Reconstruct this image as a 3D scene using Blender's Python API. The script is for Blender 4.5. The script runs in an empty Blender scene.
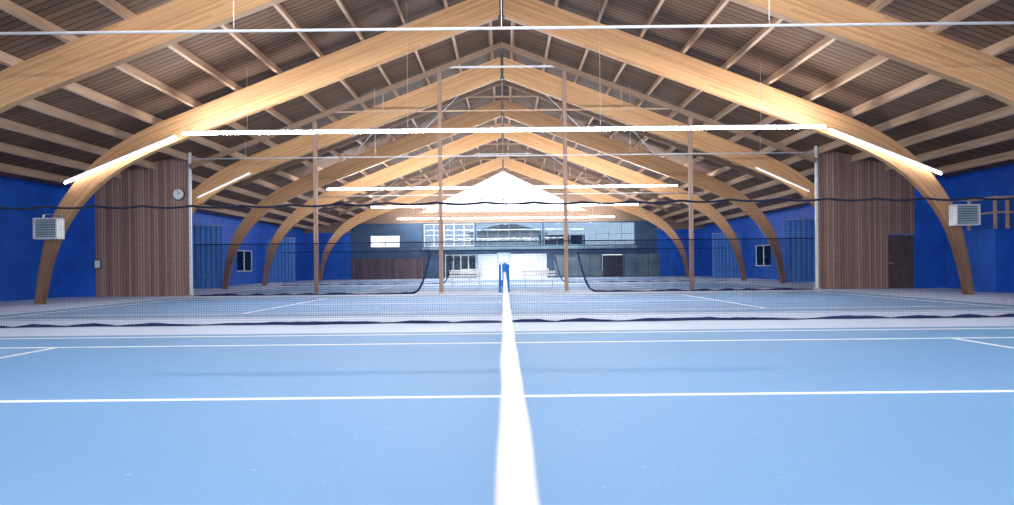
import bpy, math, random
from mathutils import Vector, Matrix
random.seed(4)
S=bpy.context.scene
COL=S.collection
try:
    S.view_settings.view_transform='Standard'
    S.view_settings.look='None'
except Exception as e: print(e)

# ---------------------------------------------------------------- materials
def nt(name):
    m=bpy.data.materials.new(name); m.use_nodes=True
    t=m.node_tree; b=t.nodes['Principled BSDF']; return m,t,b
def N(t,k,**kw):
    n=t.nodes.new(k)
    for a,v in kw.items(): setattr(n,a,v)
    return n
def L(t,a,b): t.links.new(a,b)
def mathn(t,op,a,b=None,c=None):
    n=N(t,'ShaderNodeMath',operation=op)
    for i,v in enumerate((a,b,c)):
        if v is None: continue
        if isinstance(v,(int,float)): n.inputs[i].default_value=v
        else: L(t,v,n.inputs[i])
    return n.outputs[0]
def noise_mat(name,c1,c2,scale=3,rough=.6,stretch=(1,1,1),detail=4,spec=.3,metal=0,bump=0):
    m,t,b=nt(name)
    tc=N(t,'ShaderNodeTexCoord'); mp=N(t,'ShaderNodeMapping'); mp.inputs['Scale'].default_value=stretch
    no=N(t,'ShaderNodeTexNoise'); no.inputs['Scale'].default_value=scale; no.inputs['Detail'].default_value=detail
    cr=N(t,'ShaderNodeValToRGB'); cr.color_ramp.elements[0].color=(*c1,1); cr.color_ramp.elements[1].color=(*c2,1)
    cr.color_ramp.elements[0].position=.3; cr.color_ramp.elements[1].position=.7
    L(t,tc.outputs['Object'],mp.inputs[0]); L(t,mp.outputs[0],no.inputs['Vector']); L(t,no.outputs[0],cr.inputs[0]); L(t,cr.outputs[0],b.inputs['Base Color'])
    b.inputs['Roughness'].default_value=rough; b.inputs['Specular IOR Level'].default_value=spec; b.inputs['Metallic'].default_value=metal
    return m
def plank_mat(name,c1,c2,axis,width,gap=.12,dark=.35,rough=.65,grain=(1,1,1),wv=.7,nv=.4):
    m,t,b=nt(name)
    tc=N(t,'ShaderNodeTexCoord'); sp=N(t,'ShaderNodeSeparateXYZ'); L(t,tc.outputs['Object'],sp.inputs[0])
    q=mathn(t,'DIVIDE',sp.outputs[axis],width)
    idx=mathn(t,'FLOOR',q); fr=mathn(t,'FRACT',q)
    wn=N(t,'ShaderNodeTexWhiteNoise',noise_dimensions='1D'); L(t,idx,wn.inputs['W'])
    mp=N(t,'ShaderNodeMapping'); mp.inputs['Scale'].default_value=grain; L(t,tc.outputs['Object'],mp.inputs[0])
    no=N(t,'ShaderNodeTexNoise'); no.inputs['Scale'].default_value=4; no.inputs['Detail'].default_value=5; L(t,mp.outputs[0],no.inputs['Vector'])
    f=mathn(t,'ADD',mathn(t,'MULTIPLY',wn.outputs['Value'],wv),mathn(t,'MULTIPLY',no.outputs[0],nv))
    mx=N(t,'ShaderNodeMix',data_type='RGBA'); L(t,f,mx.inputs[0]); mx.inputs[6].default_value=(*c1,1); mx.inputs[7].default_value=(*c2,1)
    g=mathn(t,'LESS_THAN',fr,gap)
    gm=mathn(t,'SUBTRACT',1,mathn(t,'MULTIPLY',g,1-dark))
    m2=N(t,'ShaderNodeMix',data_type='RGBA',blend_type='MULTIPLY'); m2.inputs[0].default_value=1
    L(t,mx.outputs[2],m2.inputs[6]); L(t,gm,m2.inputs[7]); L(t,m2.outputs[2],b.inputs['Base Color'])
    b.inputs['Roughness'].default_value=rough; b.inputs['Specular IOR Level'].default_value=.1
    return m
def glulam_mat():
    m,t,b=nt('glulam_wood')
    uv=N(t,'ShaderNodeUVMap'); sp=N(t,'ShaderNodeSeparateXYZ'); L(t,uv.outputs[0],sp.inputs[0])
    q=mathn(t,'MULTIPLY',sp.outputs[1],20); idx=mathn(t,'FLOOR',q); fr=mathn(t,'FRACT',q)
    seg=mathn(t,'FLOOR',mathn(t,'ADD',mathn(t,'MULTIPLY',sp.outputs[0],.35),mathn(t,'MULTIPLY',idx,.37)))
    cb=N(t,'ShaderNodeCombineXYZ'); L(t,idx,cb.inputs[0]); L(t,seg,cb.inputs[1])
    wn=N(t,'ShaderNodeTexWhiteNoise',noise_dimensions='2D'); L(t,cb.outputs[0],wn.inputs['Vector'])
    cb2=N(t,'ShaderNodeCombineXYZ'); L(t,mathn(t,'MULTIPLY',sp.outputs[0],.8),cb2.inputs[0]); L(t,mathn(t,'MULTIPLY',sp.outputs[1],25),cb2.inputs[1])
    no=N(t,'ShaderNodeTexNoise'); no.inputs['Scale'].default_value=3; no.inputs['Detail'].default_value=5; L(t,cb2.outputs[0],no.inputs['Vector'])
    f=mathn(t,'ADD',mathn(t,'MULTIPLY',wn.outputs['Value'],.6),mathn(t,'MULTIPLY',no.outputs[0],.5))
    mx=N(t,'ShaderNodeMix',data_type='RGBA'); L(t,f,mx.inputs[0]); mx.inputs[6].default_value=(.54,.27,.115,1); mx.inputs[7].default_value=(.86,.53,.28,1)
    g=mathn(t,'LESS_THAN',fr,.08); gm=mathn(t,'SUBTRACT',1,mathn(t,'MULTIPLY',g,.35))
    m2=N(t,'ShaderNodeMix',data_type='RGBA',blend_type='MULTIPLY'); m2.inputs[0].default_value=1
    L(t,mx.outputs[2],m2.inputs[6]); L(t,gm,m2.inputs[7])
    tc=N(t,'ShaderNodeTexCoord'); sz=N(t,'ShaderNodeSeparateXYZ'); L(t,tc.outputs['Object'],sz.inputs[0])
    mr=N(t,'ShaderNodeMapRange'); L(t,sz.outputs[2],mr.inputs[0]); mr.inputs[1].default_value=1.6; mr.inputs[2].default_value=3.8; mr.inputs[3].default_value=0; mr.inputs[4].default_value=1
    st=N(t,'ShaderNodeMix',data_type='RGBA'); L(t,mr.outputs[0],st.inputs[0]); st.inputs[6].default_value=(.42,.42,.52,1); st.inputs[7].default_value=(1,1,1,1)  # shade on the legs put into the colour: darker and bluer towards the foot
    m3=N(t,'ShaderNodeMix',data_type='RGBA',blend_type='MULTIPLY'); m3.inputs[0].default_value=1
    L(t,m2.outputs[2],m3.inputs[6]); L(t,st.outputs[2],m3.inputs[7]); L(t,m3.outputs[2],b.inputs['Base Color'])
    b.inputs['Roughness'].default_value=.55; b.inputs['Specular IOR Level'].default_value=.2
    return m
def net_mat(name,col,cell,cord):
    m,t,b=nt(name)
    b.inputs['Base Color'].default_value=(*col,1); b.inputs['Roughness'].default_value=.9; b.inputs['Specular IOR Level'].default_value=0
    uv=N(t,'ShaderNodeUVMap'); sp=N(t,'ShaderNodeSeparateXYZ'); L(t,uv.outputs[0],sp.inputs[0])
    a=mathn(t,'LESS_THAN',mathn(t,'FRACT',mathn(t,'DIVIDE',sp.outputs[0],cell)),cord/cell)
    c=mathn(t,'LESS_THAN',mathn(t,'FRACT',mathn(t,'DIVIDE',sp.outputs[1],cell)),cord/cell)
    mk=mathn(t,'MAXIMUM',a,c)
    tr=N(t,'ShaderNodeBsdfTransparent'); ms=N(t,'ShaderNodeMixShader'); out=t.nodes['Material Output']
    L(t,mk,ms.inputs[0]); L(t,tr.outputs[0],ms.inputs[1]); L(t,b.outputs[0],ms.inputs[2]); L(t,ms.outputs[0],out.inputs[0])
    return m
def emis(name,col,s):
    m,t,b=nt(name); b.inputs['Base Color'].default_value=(*col,1)
    b.inputs['Emission Color'].default_value=(*col,1); b.inputs['Emission Strength'].default_value=s
    return m
def glass_mat(name,tint):
    m,t,b=nt(name); tr=N(t,'ShaderNodeBsdfTransparent'); tr.inputs[0].default_value=(*tint,1); gl=N(t,'ShaderNodeBsdfGlossy'); gl.inputs['Roughness'].default_value=.02
    fr=N(t,'ShaderNodeFresnel'); fr.inputs[0].default_value=1.3
    ms=N(t,'ShaderNodeMixShader'); L(t,fr.outputs[0],ms.inputs[0]); L(t,tr.outputs[0],ms.inputs[1]); L(t,gl.outputs[0],ms.inputs[2]); L(t,ms.outputs[0],t.nodes['Material Output'].inputs[0])
    return m

CC=[5.9,21.2,36.5,51.8]
def floor_mat():
    m,t,b=nt('court_floor')
    tc=N(t,'ShaderNodeTexCoord'); sp=N(t,'ShaderNodeSeparateXYZ'); L(t,tc.outputs['Object'],sp.inputs[0])
    x,y=sp.outputs[0],sp.outputs[1]; ax=mathn(t,'ABSOLUTE',x)
    no=N(t,'ShaderNodeTexNoise'); no.inputs['Scale'].default_value=.35; no.inputs['Detail'].default_value=6; L(t,tc.outputs['Object'],no.inputs['Vector'])
    sp2=N(t,'ShaderNodeTexNoise'); sp2.inputs['Scale'].default_value=14; sp2.inputs['Detail'].default_value=3; L(t,tc.outputs['Object'],sp2.inputs['Vector'])
    base=N(t,'ShaderNodeMix',data_type='RGBA'); L(t,no.outputs[0],base.inputs[0])
    base.inputs[6].default_value=(.58,.71,.98,1); base.inputs[7].default_value=(.66,.78,1,1)
    cur=base.outputs[2]
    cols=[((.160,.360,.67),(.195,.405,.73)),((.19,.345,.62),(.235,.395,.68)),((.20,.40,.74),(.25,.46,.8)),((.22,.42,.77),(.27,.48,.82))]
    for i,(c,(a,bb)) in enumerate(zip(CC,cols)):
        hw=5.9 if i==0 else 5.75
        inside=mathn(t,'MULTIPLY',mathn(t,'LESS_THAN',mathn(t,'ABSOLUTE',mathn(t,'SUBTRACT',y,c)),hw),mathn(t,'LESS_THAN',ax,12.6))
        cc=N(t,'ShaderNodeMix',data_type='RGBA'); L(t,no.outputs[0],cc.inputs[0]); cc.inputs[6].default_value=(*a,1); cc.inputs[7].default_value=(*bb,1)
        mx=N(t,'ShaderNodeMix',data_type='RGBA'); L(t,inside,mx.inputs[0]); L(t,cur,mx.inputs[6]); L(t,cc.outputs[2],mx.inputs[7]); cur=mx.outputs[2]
    sk=mathn(t,'MULTIPLY',mathn(t,'GREATER_THAN',sp2.outputs[0],.71),.25)
    mw=N(t,'ShaderNodeMix',data_type='RGBA'); L(t,sk,mw.inputs[0]); L(t,cur,mw.inputs[6]); mw.inputs[7].default_value=(.7,.8,.95,1)
    L(t,mw.outputs[2],b.inputs['Base Color'])
    b.inputs['Roughness'].default_value=.62; b.inputs['Specular IOR Level'].default_value=.22
    return m

M={}
M['glulam']=glulam_mat()
M['floor']=floor_mat()
M['line']=noise_mat('line_paint',(.88,.93,1),(.95,.98,1),6,.6,spec=.1)
M['deck']=plank_mat('roof_boards',(.135,.080,.052),(.24,.148,.100),1,.24,.17,.28,wv=.7,nv=.25)
M['purlin']=noise_mat('purlin_timber',(.48,.31,.195),(.66,.46,.32),2,.6,(6,.4,6))
M['rafter']=noise_mat('rafter_timber',(.24,.15,.10),(.36,.24,.17),2,.6,(6,.4,6))
M['post']=noise_mat('post_timber',(.28,.17,.13),(.42,.28,.22),2,.6,(6,6,.4))
M['clad']=plank_mat('cladding_boards',(.13,.078,.066),(.46,.30,.255),0,.115,.18,.45,grain=(9,9,.25),wv=.55,nv=.6)
M['blue']=noise_mat('blue_wall_paint',(.014,.10,.50),(.02,.14,.66),1.2,.55)
M['curtain']=noise_mat('blue_curtain_fabric',(.10,.29,.74),(.14,.37,.84),1.5,.8,(3,3,.3))
M['navy']=noise_mat('navy_wall_paint',(.035,.075,.14),(.05,.10,.18),1.2,.6)
M['white']=noise_mat('white_paint',(.72,.74,.78),(.85,.87,.9),4,.5)
M['tape']=noise_mat('net_tape_fabric',(.78,.80,.86),(.86,.88,.93),30,.8)
M['steel']=noise_mat('galvanised_steel',(.45,.47,.5),(.6,.62,.66),8,.35,metal=.6)
M['dark']=noise_mat('dark_steel',(.02,.02,.025),(.04,.04,.045),6,.5)
M['doorbrown']=noise_mat('door_paint',(.07,.05,.05),(.11,.085,.08),3,.5)
M['rope']=noise_mat('net_border_fabric',(.006,.010,.025),(.012,.02,.05),10,.9)
M['bluebtm']=noise_mat('blue_hem_fabric',(.01,.02,.08),(.02,.04,.15),10,.9)
M['bluepaint']=noise_mat('blue_post_paint',(.01,.11,.42),(.015,.16,.52),6,.4)
M['glass']=glass_mat('window_glass',(1,1,1))
M['glassdim']=glass_mat('tinted_window_glass',(.46,.53,.60))
M['nearlamp']=emis('near_lamp_tube_glow',(1,.99,.98),80)
M['tube']=emis('lamp_tube_glow',(1,.99,.98),210)
M['tube2']=emis('far_lamp_tube_glow',(1,.985,.97),220)
M['tubedim']=emis('dimmed_lamp_tube_glow',(1,.97,.93),1.6)
M['tubeh']=emis('haunch_lamp_tube_glow',(1,.97,.93),9)
M['panel']=emis('room_lamp_glow',(1,.98,.95),18)
M['net']=net_mat('divider_net_cord',(.002,.005,.025),.045,.0026)
M['net2']=net_mat('fine_divider_net_cord',(.003,.012,.06),.045,.0060)
M['tnet']=net_mat('tennis_net_cord',(.01,.01,.012),.045,.004)
M['heater']=noise_mat('heater_casing',(.42,.55,.62),(.55,.66,.72),3,.4)
M['heatdark']=noise_mat('heater_grille',(.12,.2,.26),(.18,.28,.34),3,.5)
M['tealgrey']=noise_mat('grey_glazed_panel',(.07,.12,.15),(.16,.23,.27),.7,.25)
M['roofout']=noise_mat('roof_tile_grey',(.3,.32,.36),(.4,.42,.46),3,.7)

# ---------------------------------------------------------------- mesh helpers
def link(o,parent=None):
    COL.objects.link(o)
    if parent: o.parent=parent
    return o
def mobj(name,verts,faces,mat,parent=None,uvs=None,smooth=False):
    me=bpy.data.meshes.new(name); me.from_pydata(verts,[],faces); me.update()
    if uvs:
        ul=me.uv_layers.new(name='UVMap')
        for p in me.polygons:
            for li in p.loop_indices: ul.data[li].uv=uvs[me.loops[li].vertex_index]
    if smooth:
        for p in me.polygons: p.use_smooth=True
    if mat: me.materials.append(mat)
    o=bpy.data.objects.new(name,me); return link(o,parent)
BF=[(0,3,2,1),(4,5,6,7),(0,1,5,4),(1,2,6,5),(2,3,7,6),(3,0,4,7)]
def boxdata(c,s,V,F):
    b=len(V); cx,cy,cz=c; x,y,z=s[0]/2,s[1]/2,s[2]/2
    V+= [(cx-x,cy-y,cz-z),(cx+x,cy-y,cz-z),(cx+x,cy+y,cz-z),(cx-x,cy+y,cz-z),(cx-x,cy-y,cz+z),(cx+x,cy-y,cz+z),(cx+x,cy+y,cz+z),(cx-x,cy+y,cz+z)]
    F+= [tuple(b+i for i in f) for f in BF]
def boxes(name,lst,mat,parent=None,bevel=0):
    V=[];F=[]
    for c,s in lst: boxdata(c,s,V,F)
    o=mobj(name,V,F,mat,parent)
    if bevel:
        m=o.modifiers.new('b','BEVEL'); m.width=bevel; m.segments=2
    return o
def each(name,lst,mat,parent=None,bevel=0):
    return [boxes(name,[q],mat,parent,bevel) for q in lst]
def rng(name,lst,mat,parent=None,bevel=0):
    return boxes(name,[(((a+b)/2,(c+d)/2,(e+f)/2),(b-a,d-c,f-e)) for a,b,c,d,e,f in lst],mat,parent,bevel)
def beamdata(p,q,w,h,V,F):
    p=Vector(p);q=Vector(q); d=(q-p).normalized()
    side=d.cross(Vector((0,0,1)))
    if side.length<1e-3: side=Vector((1,0,0))
    side.normalize(); up=side.cross(d)
    b=len(V)
    for e in (p,q):
        for a,c in ((-1,-1),(1,-1),(1,1),(-1,1)):
            V.append(tuple(e+side*a*w/2+up*c*h/2))
    F+=[(b,b+1,b+2,b+3),(b+7,b+6,b+5,b+4),(b,b+4,b+5,b+1),(b+1,b+5,b+6,b+2),(b+2,b+6,b+7,b+3),(b+3,b+7,b+4,b)]
def beams(name,lst,mat,parent=None):
    V=[];F=[]
    for p,q,w,h in lst: beamdata(p,q,w,h,V,F)
    return mobj(name,V,F,mat,parent)
def eachbeam(name,lst,mat,parent=None):
    return [beams(name,[q],mat,parent) for q in lst]
def tube(name,pts,r,mat,parent=None,n=10,flat=1.0):
    V=[];F=[]; pts=[Vector(p) for p in pts]
    for i,p in enumerate(pts):
        d=(pts[min(i+1,len(pts)-1)]-pts[max(i-1,0)]).normalized()
        s=d.cross(Vector((0,0,1)))
        if s.length<1e-3: s=Vector((1,0,0))
        s.normalize(); u=s.cross(d)
        rr=r[i] if isinstance(r,list) else r
        for k in range(n):
            a=2*math.pi*k/n; V.append(tuple(p+s*math.cos(a)*rr+u*math.sin(a)*rr*flat))
    for i in range(len(pts)-1):
        for k in range(n):
            a=i*n+k; b=i*n+(k+1)%n; F.append((a,b,b+n,a+n))
    F.append(tuple(range(n-1,-1,-1))); F.append(tuple((len(pts)-1)*n+k for k in range(n)))
    return mobj(name,V,F,mat,parent,smooth=True)
def empty(name,loc=(0,0,0)):
    e=bpy.data.objects.new(name,None); e.empty_display_size=.2; e.location=loc; return link(e)
def top(o,label,cat,group=None,kind=None):
    o['label']=label; o['category']=cat
    if group: o['group']=group
    if kind: o['kind']=kind
    return o
def struct(o,label=None,cat=None):
    o['kind']='structure'; o['label']=label or 'indoor tennis hall building surface'; o['category']=cat or 'wall'; return o
def copy_tree(root,dx=0,dy=0,dz=0):
    r=root.copy(); COL.objects.link(r); r.location=root.location+Vector((dx,dy,dz))
    for c in root.children:
        k=c.copy(); k.parent=r; COL.objects.link(k)
        for g in c.children:
            h=g.copy(); h.parent=k; COL.objects.link(h)
    return r

HW=18.3; FAR=64.0; NEAR=-9.0
RD=10.66; KX=11.6
def deck(x):
    x=abs(x); return RD-.38*x if x<KX else RD-.38*KX-.25*(x-KX)

# ---------------------------------------------------------------- shell
fl=rng('floor',[(-HW-.3,HW+.3,NEAR,FAR+8,-.25,0)],M['floor']); struct(fl,'blue acrylic tennis court floor with pale run-off strips','floor')
xs=[-HW-.4,-16,-KX,-9,-4.5,0,4.5,9,KX,16,HW+.4]
V=[];F=[]
for x in xs:
    for z in (0,.2):
        V+= [(x,NEAR,deck(x)+z),(x,FAR+.4,deck(x)+z)]
for i in range(len(xs)-1):
    a=i*4;b=a+4
    F+=[(a,a+1,b+1,b),(a+2,b+2,b+3,a+3)]
    F+=[(a,b,b+2,a+2),(a+1,a+3,b+3,b+1)]
F+=[(0,2,3,1),(len(V)-4,len(V)-3,len(V)-1,len(V)-2)]
struct(mobj('ceiling',V,F,M['deck']),'brown boarded pitched roof underside','ceiling')

def holes_wall(name,a0,a1,z0,z1,fixed0,fixed1,holes,mat,axis='x'):
    A=sorted(set([a0,a1]+[h[0] for h in holes]+[h[1] for h in holes])); Z=sorted(set([z0,z1]+[h[2] for h in holes]+[h[3] for h in holes]))
    V=[];F=[]
    for i in range(len(A)-1):
        for j in range(len(Z)-1):
            ca=(A[i]+A[i+1])/2; cz=(Z[j]+Z[j+1])/2
            if any(h[0]<ca<h[1] and h[2]<cz<h[3] for h in holes): continue
            fc=(fixed0+fixed1)/2; fs=fixed1-fixed0
            if axis=='x': boxdata((ca,fc,cz),(A[i+1]-A[i],fs,Z[j+1]-Z[j]),V,F)
            else: boxdata((fc,ca,cz),(fs,A[i+1]-A[i],Z[j+1]-Z[j]),V,F)
    return mobj(name,V,F,mat)
wins_side=[(48,51,.9,2.4)]
for sgn,nm in ((-1,'left'),(1,'right')):
    f0,f1=(-HW-.12,-HW) if sgn<0 else (HW,HW+.12)
    struct(holes_wall('wall_'+nm,NEAR,FAR+.25,0,deck(HW)-.0,f0,f1,wins_side,M['blue'],'y'),'deep blue painted side wall of the tennis hall')
wi=[0]
def window(x0,x1,y0,y1,z0,z1,nx,nz,axis='x',bar=.07,mat=None,label='white framed window with clear panes',gl='glass',dep=.1):
    wi[0]+=1
    e=empty('window_%d'%wi[0],((x0+x1)/2,(y0+y1)/2,z0)); struct(e,label,'window')
    ox,oy,oz=e.location; mat=mat or M['white']
    lst=[]
    if axis=='x':
        for i in range(nx+1):
            x=x0+(x1-x0)*i/nx; x=min(max(x,x0+bar/2),x1-bar/2); lst.append(((x-ox,0,(z1-z0)/2),(bar,.1,z1-z0)))
        for j in range(nz+1):
            z=(z1-z0)*j/nz; z=min(max(z,bar/2),z1-z0-bar/2); lst.append(((0,0,z),(x1-x0,.09,bar)))
        boxes('window_frame',lst,mat,e)
        boxes('window_pane',[((0,0,(z1-z0)/2),(x1-x0-.02,.01,z1-z0-.02))],M[gl],e)
    else:
        for i in range(nx+1):
            y=y0+(y1-y0)*i/nx; y=min(max(y,y0+bar/2),y1-bar/2); lst.append(((0,y-oy,(z1-z0)/2),(dep,bar,z1-z0)))
        for j in range(nz+1):
            z=(z1-z0)*j/nz; z=min(max(z,bar/2),z1-z0-bar/2); lst.append(((0,0,z),(dep*.9,y1-y0,bar)))
        boxes('window_frame',lst,mat,e)
        boxes('window_pane',[((0,0,(z1-z0)/2),(.01,y1-y0-.02,z1-z0-.02))],M[gl],e)
    return e
for sgn in (-1,1):
    xx=sgn*(HW+.06)
    for (a,b,c,d) in wins_side: window(xx,xx,a,b,c,d,2,1,'y',bar=.06,dep=.03)

# back wall
holes=[(-5.5,3.9,0,2.2),(9,10.9,0,2.05),(-7.3,-2.7,2.95,5.0),(-2.5,3.5,2.95,5.0),(3.7,12,2.95,5.0),(-12.2,-9.5,2.9,4.0)]
struct(holes_wall('wall_back',-14,14,0,5.1,FAR,FAR+.25,holes,M['navy']),'navy end wall with gallery windows')
for sgn,nm in ((-1,'left'),(1,'right')):
    a,b=(-HW,-14) if sgn<0 else (14,HW)
    struct(rng('wall_back_'+nm,[(a,b,FAR,FAR+.25,0,4.3)],M['blue']),'deep blue end wall')
V=[];F=[]
GA=9.85; GW=7.8; GS=(GA-6.0)/GW
def lowf(x):
    ax=abs(x)
    if ax<GW: return GA-GS*ax
    return 5.1 if ax<=14 else 4.3
X=[-HW,-16,-14.001,-14,-10,-GW-.001,-GW+.001,-3,0,3,GW-.001,GW+.001,10,14,14.001,16,HW]
for i in range(len(X)-1):
    a,b=X[i],X[i+1]
    base=len(V)
    for yy in (FAR,FAR+.25):
        V+=[(a,yy,lowf(a)),(b,yy,lowf(b)),(b,yy,deck(b)),(a,yy,deck(a))]
    F+=[tuple(base+k for k in f) for f in [(0,1,2,3),(7,6,5,4),(0,4,5,1),(3,2,6,7),(0,3,7,4),(1,5,6,2)]]
boxdata((0,FAR+.125,5.55),(2*GW,.25,.9),V,F)
struct(mobj('wall_back_gable',V,F,M['rafter']),'timber gable above the gallery')
wi[0]+=1
gw=empty('window_%d'%wi[0],(0,FAR+.12,6.0)); struct(gw,'large triangular gable window letting in daylight','window')
fr=[((-GW,0,.05),(GW,0,.05),.08,.12),((-GW,0,.05),(0,0,GA-6),.08,.12),((GW,0,.05),(0,0,GA-6),.08,.12)]
for x in (-6,-4,-2,0,2,4,6): fr.append(((x,0,0),(x,0,GA-6-GS*abs(x)),.08,.08))
for z in (1.2,2.3): fr.append(((-(GA-6-z)/GS,0,z),((GA-6-z)/GS,0,z),.08,.08))
beams('window_frame',fr,M['purlin'],gw)
mobj('window_pane',[(-GW,0,.02),(GW,0,.02),(0,0,GA-6)],[(0,1,2)],M['glass'],gw)
window(-7.3,-2.7,FAR+.12,FAR+.12,2.95,5.0,5,2,gl='glassdim',bar=.05)
window(-2.5,3.5,FAR+.12,FAR+.12,2.95,5.0,6,1,gl='glassdim',mat=M['heatdark'],bar=.05)
window(3.7,12,FAR+.12,FAR+.12,2.95,5.0,7,2,mat=M['heatdark'],gl='glassdim',bar=.05)
window(-12.2,-9.5,FAR+.12,FAR+.12,2.9,4.0,2,1)
struct(rng('wall_reception',[(-5.7,4.1,FAR+6,FAR+6.2,0,2.9),(-5.9,-5.7,FAR+.3,FAR+6,0,2.9),(4.1,4.3,FAR+.3,FAR+6,0,2.9)],M['white']),'white walls of the reception room')
struct(rng('wall_lobby',[(-5.68,-2.5,FAR+2.4,FAR+2.5,0,2.64),(-2.6,-2.5,FAR+.3,FAR+2.4,0,2.64)],M['navy']),'dark lobby walls behind the glazed door')  # dark sheets added so the lobby behind the glass looks unlit
struct(rng('ceiling_reception',[(-5.9,4.3,FAR+.3,FAR+6.2,2.65,2.8)],M['white']),'white reception ceiling','ceiling')
e=empty('ceiling_lamp',(.8,FAR+3.2,2.55)); boxes('lamp_housing',[((0,0,.06),(5,1.2,.06))],M['white'],e); boxes('lamp_diffuser',[((0,0,.01),(4.9,1.1,.04))],M['panel'],e); top(e,'wide white ceiling light panel in the reception','lamp')  # unseen panel, added to light the reception room
e=empty('door_1',(-3.95,FAR+.1,0)); struct(e,'dark framed double glazed door','door')
boxes('door_frame',[((x,0,1.1),(.08,.1,2.2)) for x in (-1.4,-.7,0,.7,1.4)]+[((0,0,z),(2.8,.08,.08)) for z in (.06,2.14)],M['heater'],e)
boxes('door_pane',[((0,0,1.1),(2.7,.01,2.1))],M['glass'],e)
e=empty('door_2',(9.95,FAR+.1,0)); struct(e,'dark closed door','door')
boxes('door_leaf',[((0,0,1),(1.84,.06,2.0))],M['dark'],e); boxes('door_handle',[((.7,-.06,1),(.12,.04,.03))],M['steel'],e)
e=empty('reception_desk',(1.4,FAR+4.2,0)); boxes('desk_body',[((0,0,.5),(3.2,.7,1.0))],M['white'],e,.01); boxes('desk_top',[((0,0,1.03),(3.4,.8,.05))],M['heatdark'],e); top(e,'white reception desk with dark top','desk')
M['cladgrey']=plank_mat('end_boarding',(.08,.06,.065),(.19,.135,.13),0,.2,.18,.4)
struct(rng('trim_1',[(-14.0,-7.2,FAR-.06,FAR-.005,0,1.9)],M['cladgrey']),'timber boarding along the end wall','trim')
struct(rng('trim_2',[(4.6+1.1*k,5.62+1.1*k,FAR-.06,FAR-.005,0.1,2.1) for k in range(4)]+[(11.05+1.1*k,12.07+1.1*k,FAR-.06,FAR-.005,.1,2.1) for k in range(3)],M['tealgrey']),'grey glazed wall panels beside the reception','trim')
struct(rng('trim_3',[(-7.4,12.1,FAR-.5,FAR-.005,2.62,2.85)],M['heatdark']),'gallery floor edge','trim')
struct(rng('wall_gallery',[(3.5,8.0,FAR+5,FAR+5.2,2.9,4.1)],M['navy']),'dark gallery rear wall')  # dark sheet added in place of shade inside the gallery
nb=empty('neighbouring_building',(.5,90,0))
boxes('house_wall',[((0,0,2.6),(9,8,5.2))],M['white'],nb)
mobj('house_roof',[(-5.0,-4.3,5.1),(5.0,-4.3,5.1),(0,-4.3,6.5),(-5.0,4.3,5.1),(5.0,4.3,5.1),(0,4.3,6.5)],[(0,1,2),(5,4,3),(0,2,5,3),(2,1,4,5),(0,3,4,1)],M['roofout'],nb)
top(nb,'pale gabled house seen through the gallery glass','building')
struct(rng('ground',[(-60,60,FAR+8.1,140,-.3,-.02)],noise_mat('outside_ground',(.25,.27,.22),(.35,.36,.3),1,.9)),'ground outside','ground')

# wing walls at the second divider
WY=28.95
for sgn,nm in ((-1,'left'),(1,'right')):
    def poly(name,x0,x1,z0,mat,lab,y0=WY,y1=WY+.16):
        n=6; V=[];F=[]
        for i in range(n+1):
            x=sgn*(x0+(x1-x0)*i/n)
            V+=[(x,y0,z0),(x,y0,deck(x)-.01),(x,y1,z0),(x,y1,deck(x)-.01)]
        for i in range(n):
            a=4*i;b=a+4
            F+=[(a,b,b+1,a+1),(a+2,a+3,b+3,b+2),(a+1,b+1,b+3,a+3),(a,a+2,b+2,b)]
        F+=[(0,1,3,2),(4*n,4*n+2,4*n+3,4*n+1)]
        return struct(mobj(name,V,F,mat),lab)
    if sgn<0: poly('wall_wing_left',12.95,16.9,0,M['clad'],'weathered brown vertical timber board partition')
    else:
        poly('wall_wing_right',12.95,15.9,0,M['clad'],'weathered brown vertical timber board partition')
        poly('wall_wing_right_lintel',15.9,17.0,2.25,M['clad'],'boarding above the partition doorway')
        e=empty('door_3',(16.45,WY+.12,0)); struct(e,'dark steel door in the timber partition','door')
        boxes('door_leaf',[((0,0,1.1),(1.06,.06,2.2))],M['doorbrown'],e); boxes('door_handle',[((-.42,-.06,1.05),(.14,.04,.03))],M['steel'],e)
    poly('wall_wing_outer_'+nm,16.9 if sgn<0 else 17.0,HW,0,M['blue'],'deep blue partition beside the boards')

def curtain(s,y,x0,x1,h,mat,lab):
    e=empty('bay_curtain',(s*(x0+x1)/2,y,0)); n=60; V=[];F=[]
    for i in range(n+1):
        x=(x0-x1)/2+(x1-x0)*i/n; yy=.03*math.sin(i*.9)
        V+=[(x,yy,.03),(x,yy*.7,h)]
    for i in range(n): a=2*i; F.append((a,a+2,a+3,a+1))
    mobj('curtain_cloth',V,F,mat,e,smooth=True)
    tube('curtain_pole',[((x0-x1)/2,0,h+.02),((x1-x0)/2,0,h+.02)],.025,M['steel'],e)
    top(e,lab,'curtain','curtains in the side bays')
for s in (-1,1):
    curtain(s,39.0,15.7,18.2,3.5,M['curtain'],'bright blue curtain hanging beside the arch leg')
    curtain(s,53.5,15.9,18.2,3.4,M['curtain'],'bright blue curtain hanging beside the arch leg')

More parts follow.
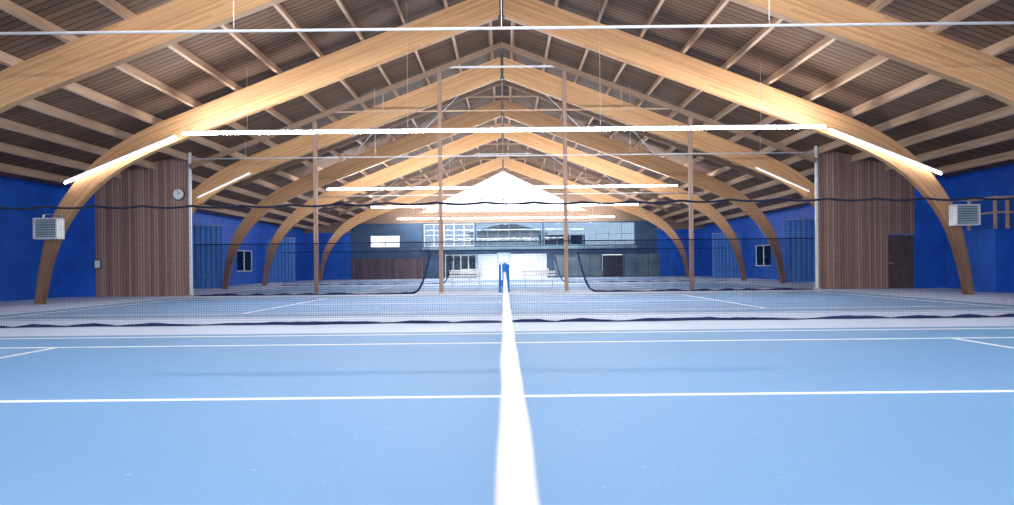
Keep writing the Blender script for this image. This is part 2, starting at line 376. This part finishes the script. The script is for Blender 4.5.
# ---------------------------------------------------------------- glulam arches
LO=[(0,9.34),(3.5,8.01),(7,6.70),(10,5.57),(11.6,4.94),(12.9,4.22),(13.85,3.35),(14.5,2.4),(14.93,1.25),(15.2,0)]
UP=[(0,10.26),(3.5,8.94),(7,7.60),(10,6.43),(11.9,5.64),(13.3,4.77),(14.3,3.70),(14.92,2.6),(15.25,1.3),(15.44,0)]
def cat(P,n=5):
    out=[]
    for i in range(len(P)-1):
        p0=Vector(P[max(i-1,0)]);p1=Vector(P[i]);p2=Vector(P[i+1]);p3=Vector(P[min(i+2,len(P)-1)])
        for k in range(n):
            t=k/n
            out.append(.5*((2*p1)+(p2-p0)*t+(2*p0-5*p1+4*p2-p3)*t*t+(3*p1-p0-3*p2+p3)*t**3))
    out.append(Vector(P[-1])); return out
lo=cat(LO);up=cat(UP)
def arch_half(sgn):
    V=[];F=[];U=[];w=.12;s=0
    for i,(a,b) in enumerate(zip(lo,up)):
        if i: s+=(a-lo[i-1]).length
        for y in (-w,w):
            V+=[(sgn*a.x,y,a.y),(sgn*b.x,y,b.y)]; U+=[(s,0),(s,1)]
    n=len(lo)
    for i in range(n-1):
        a=4*i;b=a+4
        F+=[(a,b,b+1,a+1),(a+2,a+3,b+3,b+2),(a,a+2,b+2,b),(a+1,b+1,b+3,a+3)]
    F+=[(0,1,3,2),(4*n-4,4*n-2,4*n-1,4*n-3)]
    return V,F,U
def make_arch(y):
    e=empty('glulam_arch',(0,y,0))
    for s in (-1,1):
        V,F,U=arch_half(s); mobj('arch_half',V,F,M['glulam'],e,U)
    boxes('ridge_bracket',[((0,0,9.8),(.12,.3,1.0)),((0,0,9.3),(.2,.32,.05))],M['dark'],e,.01)
    return top(e,'curved honey-coloured laminated timber arch spanning the hall','roof arch','glulam arches of the hall roof')
a0=make_arch(23.1)
for y in (8.7,16.4,30.7,38.4,44.7,58.3): copy_tree(a0,dy=y-23.1)

px=[.45+1.4*k for k in range(13)]
for x in px:
    for s in (-1,1):
        z=deck(x)-.16; sl=.38 if x<KX else .25
        o=boxes('roof_purlin',[((0,(NEAR+FAR)/2,0),(.09,FAR-NEAR-.1,.28))],M['purlin']); o.location=(s*x,0,z); o.rotation_euler=(0,s*math.atan(sl),0)
        top(o,'long tan timber purlin under the roof boards','roof purlin','purlins carrying the roof boards')

def truss(y,full=True):
    e=empty('timber_truss',(0,y,0)); z0=RD-.32-.14
    for s in (-1,1):
        beams('rafter',[((0,0,z0),(s*12.9,0,z0-.38*12.9),.10,.2)],M['rafter'],e)
    if full:
        beams('collar_tie',[((-2.4,0,9.3),(2.4,0,9.3),.07,.07)],M['white'],e)
        beams('collar_tie',[((-7.0,0,7.5),(7.0,0,7.5),.05,.05)],M['purlin'],e)
        st=[((s*4.9,0,7.5),(s*4.9,0,z0-.38*4.9),.035,.035) for s in (-1,1)]
    else:
        beams('collar_tie',[((-1.9,0,9.45),(1.9,0,9.45),.05,.06)],M['purlin'],e)
        st=[((0,0,9.45),(0,0,z0),.05,.05)]
    eachbeam('brace',st,M['steel'],e)
    return top(e,'slender timber roof truss with horizontal ties' if full else 'slim pair of timber rafters with short collar tie','roof truss','roof trusses between the arches')
truss(28.8); truss(51.2)
for y in (34.5,41.6,47.9,54.8,61.3): truss(y,False)

def rod(a,b):
    e=beams('wind_brace',[(a,b,.03,.03)],M['white'])
    top(e,'thin pale diagonal bracing rod under the roof boards','roof brace','diagonal bracing rods between arches')
zf=lambda x: RD-.38*x-.62
for ya,yb in ((30.95,38.2),(44.9,51.0)):
    for s in (-1,1):
        for xa,xb in ((.8,4.6),(4.6,8.6)):
            rod((s*xa,ya,zf(xa)),(s*xb,yb,zf(xb)))

def rail(y,z,x,r=.045):
    e=empty('curtain_rail',(0,y,z)); tube('rail_pipe',[(-x,0,0),(x,0,0)],r,M['white'],e)
    each('rail_hanger',[((xx,0,(deck(xx)-.3-z)/2+.02),(.012,.012,deck(xx)-.3-z)) for xx in (-10.5,-5.2,0,5.2,10.5) if abs(xx)<x],M['steel'],e)
    return top(e,'thin white steel curtain rail spanning the hall','curtain rail')
rail(13.6,5.72,12.9,.028); rail(28.55,5.6,12.7,.025); rail(44.0,5.6,12.7,.025)

for x in (-12.88,-7.72,-2.58,2.56,7.72,12.88):
    e=empty('timber_post',(x,28.8,0)); 
    out=abs(x)>12; h=(deck(x)-.03) if out else RD-.38*abs(x)-.6; mt=M['white'] if out else M['post']; w=.10 if out else .16
    boxes('post_shaft',[((0,0,h/2+.03),(w,w,h-.06))],mt,e,.01)
    boxes('post_base',[((0,0,.03),(.22,.22,.06))],M['steel'],e,.005)
    top(e,'slim pale painted post at the end of the board partition' if out else 'slim brown timber post carrying the divider net','post',None if out else 'timber posts between the courts')

# ---------------------------------------------------------------- linear lights
def lamp_row(y,z,x0,x1,mat,name='linear_lamp',r=.032):
    e=empty(name,((x0+x1)/2,y,z)); l=(x1-x0)/2
    boxes('lamp_housing',[((0,0,.075),(2*l,.07,.04))],M['white'],e,.01)
    tube('lamp_tube',[(-l,0,0),(l,0,0)],r,mat,e)
    n=int(2*l/3)
    each('lamp_clip',[((-l+2*l*(k+.5)/n,0,.045),(.03,.03,.04)) for k in range(n)],M['white'],e)
    hs=[]
    for xx in (-.8*l,-.3*l,.3*l,.8*l):
        X=(x0+x1)/2+xx; hs.append(((xx,0,(deck(X)-.3-z)/2+.08),(.012,.012,deck(X)-.3-z-.1)))
    each('lamp_hanger',hs,M['steel'],e)
    return top(e,'long glowing white tube light hung across the hall','lamp','tube lights across the hall')
for y in (-4,1.5,6.5,10.6): lamp_row(y,5.95 if y<9 else 7.2,-9.2,9.2,M['nearlamp'])  # unseen overhead rows: one court lamp, the rest added to brighten the near floor
lamp_row(21.7,5.3,-9.9,10.0,M['tube'])
lamp_row(40.6,5.65,-10.2,10.1,M['tube2'])
lamp_row(53.0,5.65,-10,10.2,M['tube2'])
lamp_row(62.0,5.35,-9.4,9.8,M['tube2'],r=.025)
def diag(y,p,q,mat,r):
    for s in (-1,1):
        e=empty('haunch_lamp',(s*p[0],y,p[1])); d=(s*(q[0]-p[0]),0,q[1]-p[1])
        tube('lamp_tube',[(0,0,0),d],r,mat,e)
        beams('lamp_housing',[((s*.03,.06,r+.03),(d[0]+s*.03,.06,d[2]+r+.03),.16,.03)],M['white'],e)
        top(e,'slanted glowing tube light fixed under the arch haunch','lamp','slanted tube lights under the arches')
diag(22.83,(10.65,5.42),(14.3,3.95),M['tubeh'],.036)
diag(30.435,(11.0,5.25),(13.3,4.2),M['tubedim'],.015)
# ---------------------------------------------------------------- court lines
for ci,c in enumerate(CC):
    e=empty('court_marking',(0,c,0))
    B=11.885
    lw=.08
    for nm,q in (('sideline',(-B,B,-5.485-lw/2,-5.485+lw/2)),('sideline',(-B,B,5.485-lw/2,5.485+lw/2)),
                   ('singles_sideline',(-B,B,-4.115-lw/2,-4.115+lw/2)),('singles_sideline',(-B,B,4.115-lw/2,4.115+lw/2)),
                   ('baseline',(-B-lw/2,-B+lw/2,-5.485,5.485)),('baseline',(B-lw/2,B+lw/2,-5.485,5.485)),
                   ('service_line',(-6.4-lw/2,-6.4+lw/2,-4.115,4.115)),('service_line',(6.4-lw/2,6.4+lw/2,-4.115,4.115)),
                   ('centre_line',(-6.4,6.4,-lw/2,lw/2))):
        a,b,cc,d=q
        rng(nm,[(a,b,cc,d,.0,.004)],M['line'],e)
    top(e,'white painted tennis court lines on the floor','court lines','court line markings')

# ---------------------------------------------------------------- tennis nets
def tennis_net(c,zf,x0=.0,pad=False):
    e=empty('tennis_net',(x0,c,0)); n=60
    ys=[-6.4+12.8*i/n for i in range(n+1)]
    V=[];F=[];U=[]
    for y in ys:
        z=zf(y); V+=[(0,y,.04),(0,y,z-.02)]; U+=[(y,.04),(y,z-.02)]
    for i in range(n): a=2*i; F.append((a,a+2,a+3,a+1))
    mobj('net_mesh',V,F,M['tnet'],e,U)
    V=[];F=[]
    sec=[(-.023,-.05),(-.024,-.004),(-.016,.003),(.016,.003),(.024,-.004),(.023,-.05)]
    m=160
    for i in range(m+1):
        y=-6.4+12.8*i/m; z=zf(y); wob=.0012*math.sin(y*5.1)+.0007*math.sin(y*13.7)
        wd=.92+.05*math.sin(y*7.3)
        for a,b in sec: V.append((a*wd+wob,y,z+b))
    k=len(sec)
    for i in range(m):
        for j in range(k):
            a=i*k+j;b=i*k+(j+1)%k; F.append((a,b,b+k,a+k))
    mobj('net_tape',V,F,M['tape'],e,smooth=True)
    for s in (-1,1):
        y=s*6.45; h=max(zf(s*6.4),1.0)+.03
        if pad and s>0: h=1.16
        tube('net_post',[(0,y,0),(0,y,h-.04),(0,y,h)],[.045,.045,.03],M['bluepaint'],e,16)
    if pad:
        y=6.45
        boxes('post_winder',[((-.085,y+.02,.88),(.045,.08,.50)),((.062,y+.02,.88),(.045,.08,.50)),((-.012,y+.02,.80),(.12,.07,.10))],M['bluepaint'],e,.006)
        boxes('post_fitting',[((-.115,y,1.24),(.025,.05,.16)),((.09,y,1.24),(.025,.05,.16)),((-.012,y,1.32),(.23,.045,.025)),((-.012,y,1.16),(.23,.06,.035)),((-.012,y,1.24),(.02,.04,.14))],M['heater'],e,.004)
    boxes('centre_strap',[((0,0,zf(0)/2+.006),(.056,.05,zf(0)))],M['white'],e)
    top(e,'tennis net with white top band and blue winder post' if pad else 'tennis net with white top band between blue posts','tennis net','tennis nets across the courts')
    return e
def z1(y):
    t=(y+5.9)
    if t<6: return .868+.006*math.sin(t*.9)
    return .868+(t-6)/6.4*.13
tennis_net(CC[0],z1,.012,True)
for c in CC[1:]:
    tennis_net(c,lambda y: .914+.156*abs(y)/6.4,.012)

# ---------------------------------------------------------------- divider nets
def divider(y,x0,x1,ztop,wav,hem=.05,gap=None,mat='net'):
    e=empty('divider_net',(0,y,0))
    def zt(x): return ztop-(.04*abs(math.sin((x+1.3)*math.pi/.95))+.01*math.sin(x*.9))*wav
    parts=[(x0,x1)] if not gap else [(x0,gap[0]),(gap[1],x1)]
    for (a,b) in parts:
        n=int((b-a)*6); V=[];F=[];U=[]
        for i in range(n+1):
            x=a+(b-a)*i/n
            yy=.05*math.sin(x*2.1)+.03*math.sin(x*5.3)
            zb=.04
            if gap:
                d=min(abs(x-gap[0]),abs(x-gap[1]))
                if d<.7: zb=.04+1.6*(1-d/.7)**2.2
            V+=[(x,yy,zb),(x,yy*.2,zt(x))]; U+=[(x,zb),(x,zt(x))]
        for i in range(n): q=2*i; F.append((q,q+2,q+3,q+1))
        mobj('net_mesh',V,F,M[mat],e,U)
        pts=[Vector(V[2*i]) for i in range(n+1)]
        rr=[hem*(.3+.8*abs(math.sin(p.x*1.9+math.sin(p.x*.7)*2))*random.uniform(.6,1)) for p in pts]
        for p,r_ in zip(pts,rr): p.z=max(p.z if p.z>.05 else 0,r_+.002)
        tube('net_hem',[tuple(p) for p in pts],rr,M['bluebtm'],e,8)
    pts=[]; n=int((x1-x0)*12)
    for i in range(n+1):
        x=x0+(x1-x0)*i/n; pts.append((x,0,zt(x)))
    tube('net_top_band',pts,.021,M['rope'],e,8)
    top(e,'dark blue mesh court divider net hanging to the floor','divider net')
    return e
divider(13.6,-HW+.1,HW-.1,2.34,1,.034)
divider(28.5,-12.6,12.6,2.1,0,.045,gap=(-3.0,3.0),mat='net2')
divider(44.0,-14,14,2.1,0,.035,gap=(-3.2,3.2))

def bench(x,y,w=1.5):
    e=empty('bench',(x,y,0))
    each('seat_slat',[((0,-.12,.45),(w,.1,.035)),((0,0,.45),(w,.1,.035)),((0,.12,.45),(w,.1,.035))],M['white'],e,.005)
    each('back_slat',[((0,.2,.68),(w,.03,.09)),((0,.22,.82),(w,.03,.09))],M['white'],e,.005)
    for s in (-1,1):
        boxes('leg_frame',[((s*(w/2-.15),-.12,.215),(.04,.04,.43)),((s*(w/2-.15),.19,.43),(.04,.04,.86)),((s*(w/2-.15),0,.2),(.035,.34,.03))],M['steel'],e)
    top(e,'white slatted courtside bench with backrest','bench','courtside benches')
for x,y in ((-1.7,31.2),(1.55,31.2),(-2.9,46.2),(1.9,46.2),(3.2,61.5),(-3.0,61.5)): bench(x,y)

for s in (-1,1):
    e=empty('fan_heater',(14.95 if s>0 else -14.75,22.7,2.12 if s<0 else 2.25))
    w=.78
    boxes('heater_casing',[((0,0,.03),(w,.4,.05)),((0,0,.66),(w,.4,.05)),((-w/2+.025,0,.345),(.05,.4,.64)),((w/2-.025,0,.345),(.05,.4,.64))],M['white'],e,.008)
    boxes('heater_core',[((0,.03,.345),(w-.1,.3,.6))],M['heatdark'],e)
    each('heater_louvre',[((0,-.16,.11+.078*k),(w-.12,.05,.035)) for k in range(7)],M['heater'],e)
    boxes('heater_bracket',[((-.3,.19,.74),(.04,.06,.16)),((.3,.19,.74),(.04,.06,.16)),((0,.19,.82),(.66,.06,.03))],M['steel'],e)
    top(e,'square white fan heater with louvres on the arch leg','heater','fan heaters on the arch legs')

e=empty('wall_clock',(-13.4,28.92,4.2))
def disc(name,r,y0,y1,mat,par,n=40):
    V=[];F=[]
    for y in (y0,y1):
        for k in range(n): V.append((r*math.cos(2*math.pi*k/n),y,r*math.sin(2*math.pi*k/n)))
    F=[(k,(k+1)%n,n+(k+1)%n,n+k) for k in range(n)]+[tuple(range(n-1,-1,-1)),tuple(range(n,2*n))]
    return mobj(name,V,F,mat,par)
disc('clock_rim',.25,-.07,.02,M['dark'],e); disc('clock_face',.225,-.08,-.068,M['white'],e)
eachbeam('clock_hand',[((0,-.088,0),(.1,-.088,.08),.012,.02),((0,-.088,0),(-.02,-.088,.18),.012,.014)],M['dark'],e)
beams('dial_marks',[((.19*math.sin(a),-.085,.19*math.cos(a)),(.215*math.sin(a),-.085,.215*math.cos(a)),.01,.014) for a in [k*math.pi/6 for k in range(12)]],M['dark'],e)
top(e,'round white wall clock with dark rim on timber boards','clock')
e=empty('wall_notice',(-16.78,28.9,1.35)); boxes('notice_board',[((0,0,0),(.22,.03,.3))],M['white'],e); boxes('notice_frame',[((0,.02,0),(.27,.04,.36))],M['dark'],e); top(e,'small framed white notice on the boards','notice')

e=empty('balcony',(17.62,24.9,0))
boxes('balcony_floor',[((.0,0,2.14),(1.34,1.5,.14))],M['blue'],e)
boxes('balcony_base',[((.0,0,1.035),(1.30,1.46,2.07))],M['blue'],e)
each('railing_post',[((x,-.7,2.74),(.08,.08,1.08)) for x in (-.62,-.2,.2,.6)]+[((-.62,.65,2.74),(.08,.08,1.08))],M['purlin'],e)
eachbeam('handrail',[((-.66,-.7,3.3),(.66,-.7,3.3),.1,.07),((-.62,-.7,3.3),(-.62,.7,3.3),.1,.07)],M['purlin'],e)
eachbeam('railing_bar',[((-.62,-.7,2.78),(.66,-.7,2.78),.04,.06),((-.62,-.7,2.78),(-.62,.7,2.78),.04,.06)],M['purlin'],e)
top(e,'small balcony with timber railing on solid blue base','balcony')

# ---------------------------------------------------------------- world, camera
w=bpy.data.worlds.new('daylight'); S.world=w; w.use_nodes=True
bg=w.node_tree.nodes['Background']; bg.inputs[0].default_value=(.88,.94,1,1); bg.inputs[1].default_value=2.4
cam=bpy.data.cameras.new('camera'); co=bpy.data.objects.new('camera',cam); COL.objects.link(co)
cam.sensor_width=36; cam.lens=700/1014*36; cam.shift_x=3/1014; cam.shift_y=13.5/1014
r=.0105
R=Matrix(((math.cos(r),math.sin(r),0),(0,0,-1),(-math.sin(r),math.cos(r),0)))
co.matrix_world=Matrix.Translation((0,0,1.1))@R.to_4x4()
cam.clip_start=.05; cam.clip_end=400
cam.dof.use_dof=True; cam.dof.focus_distance=20; cam.dof.aperture_fstop=4
S.camera=co
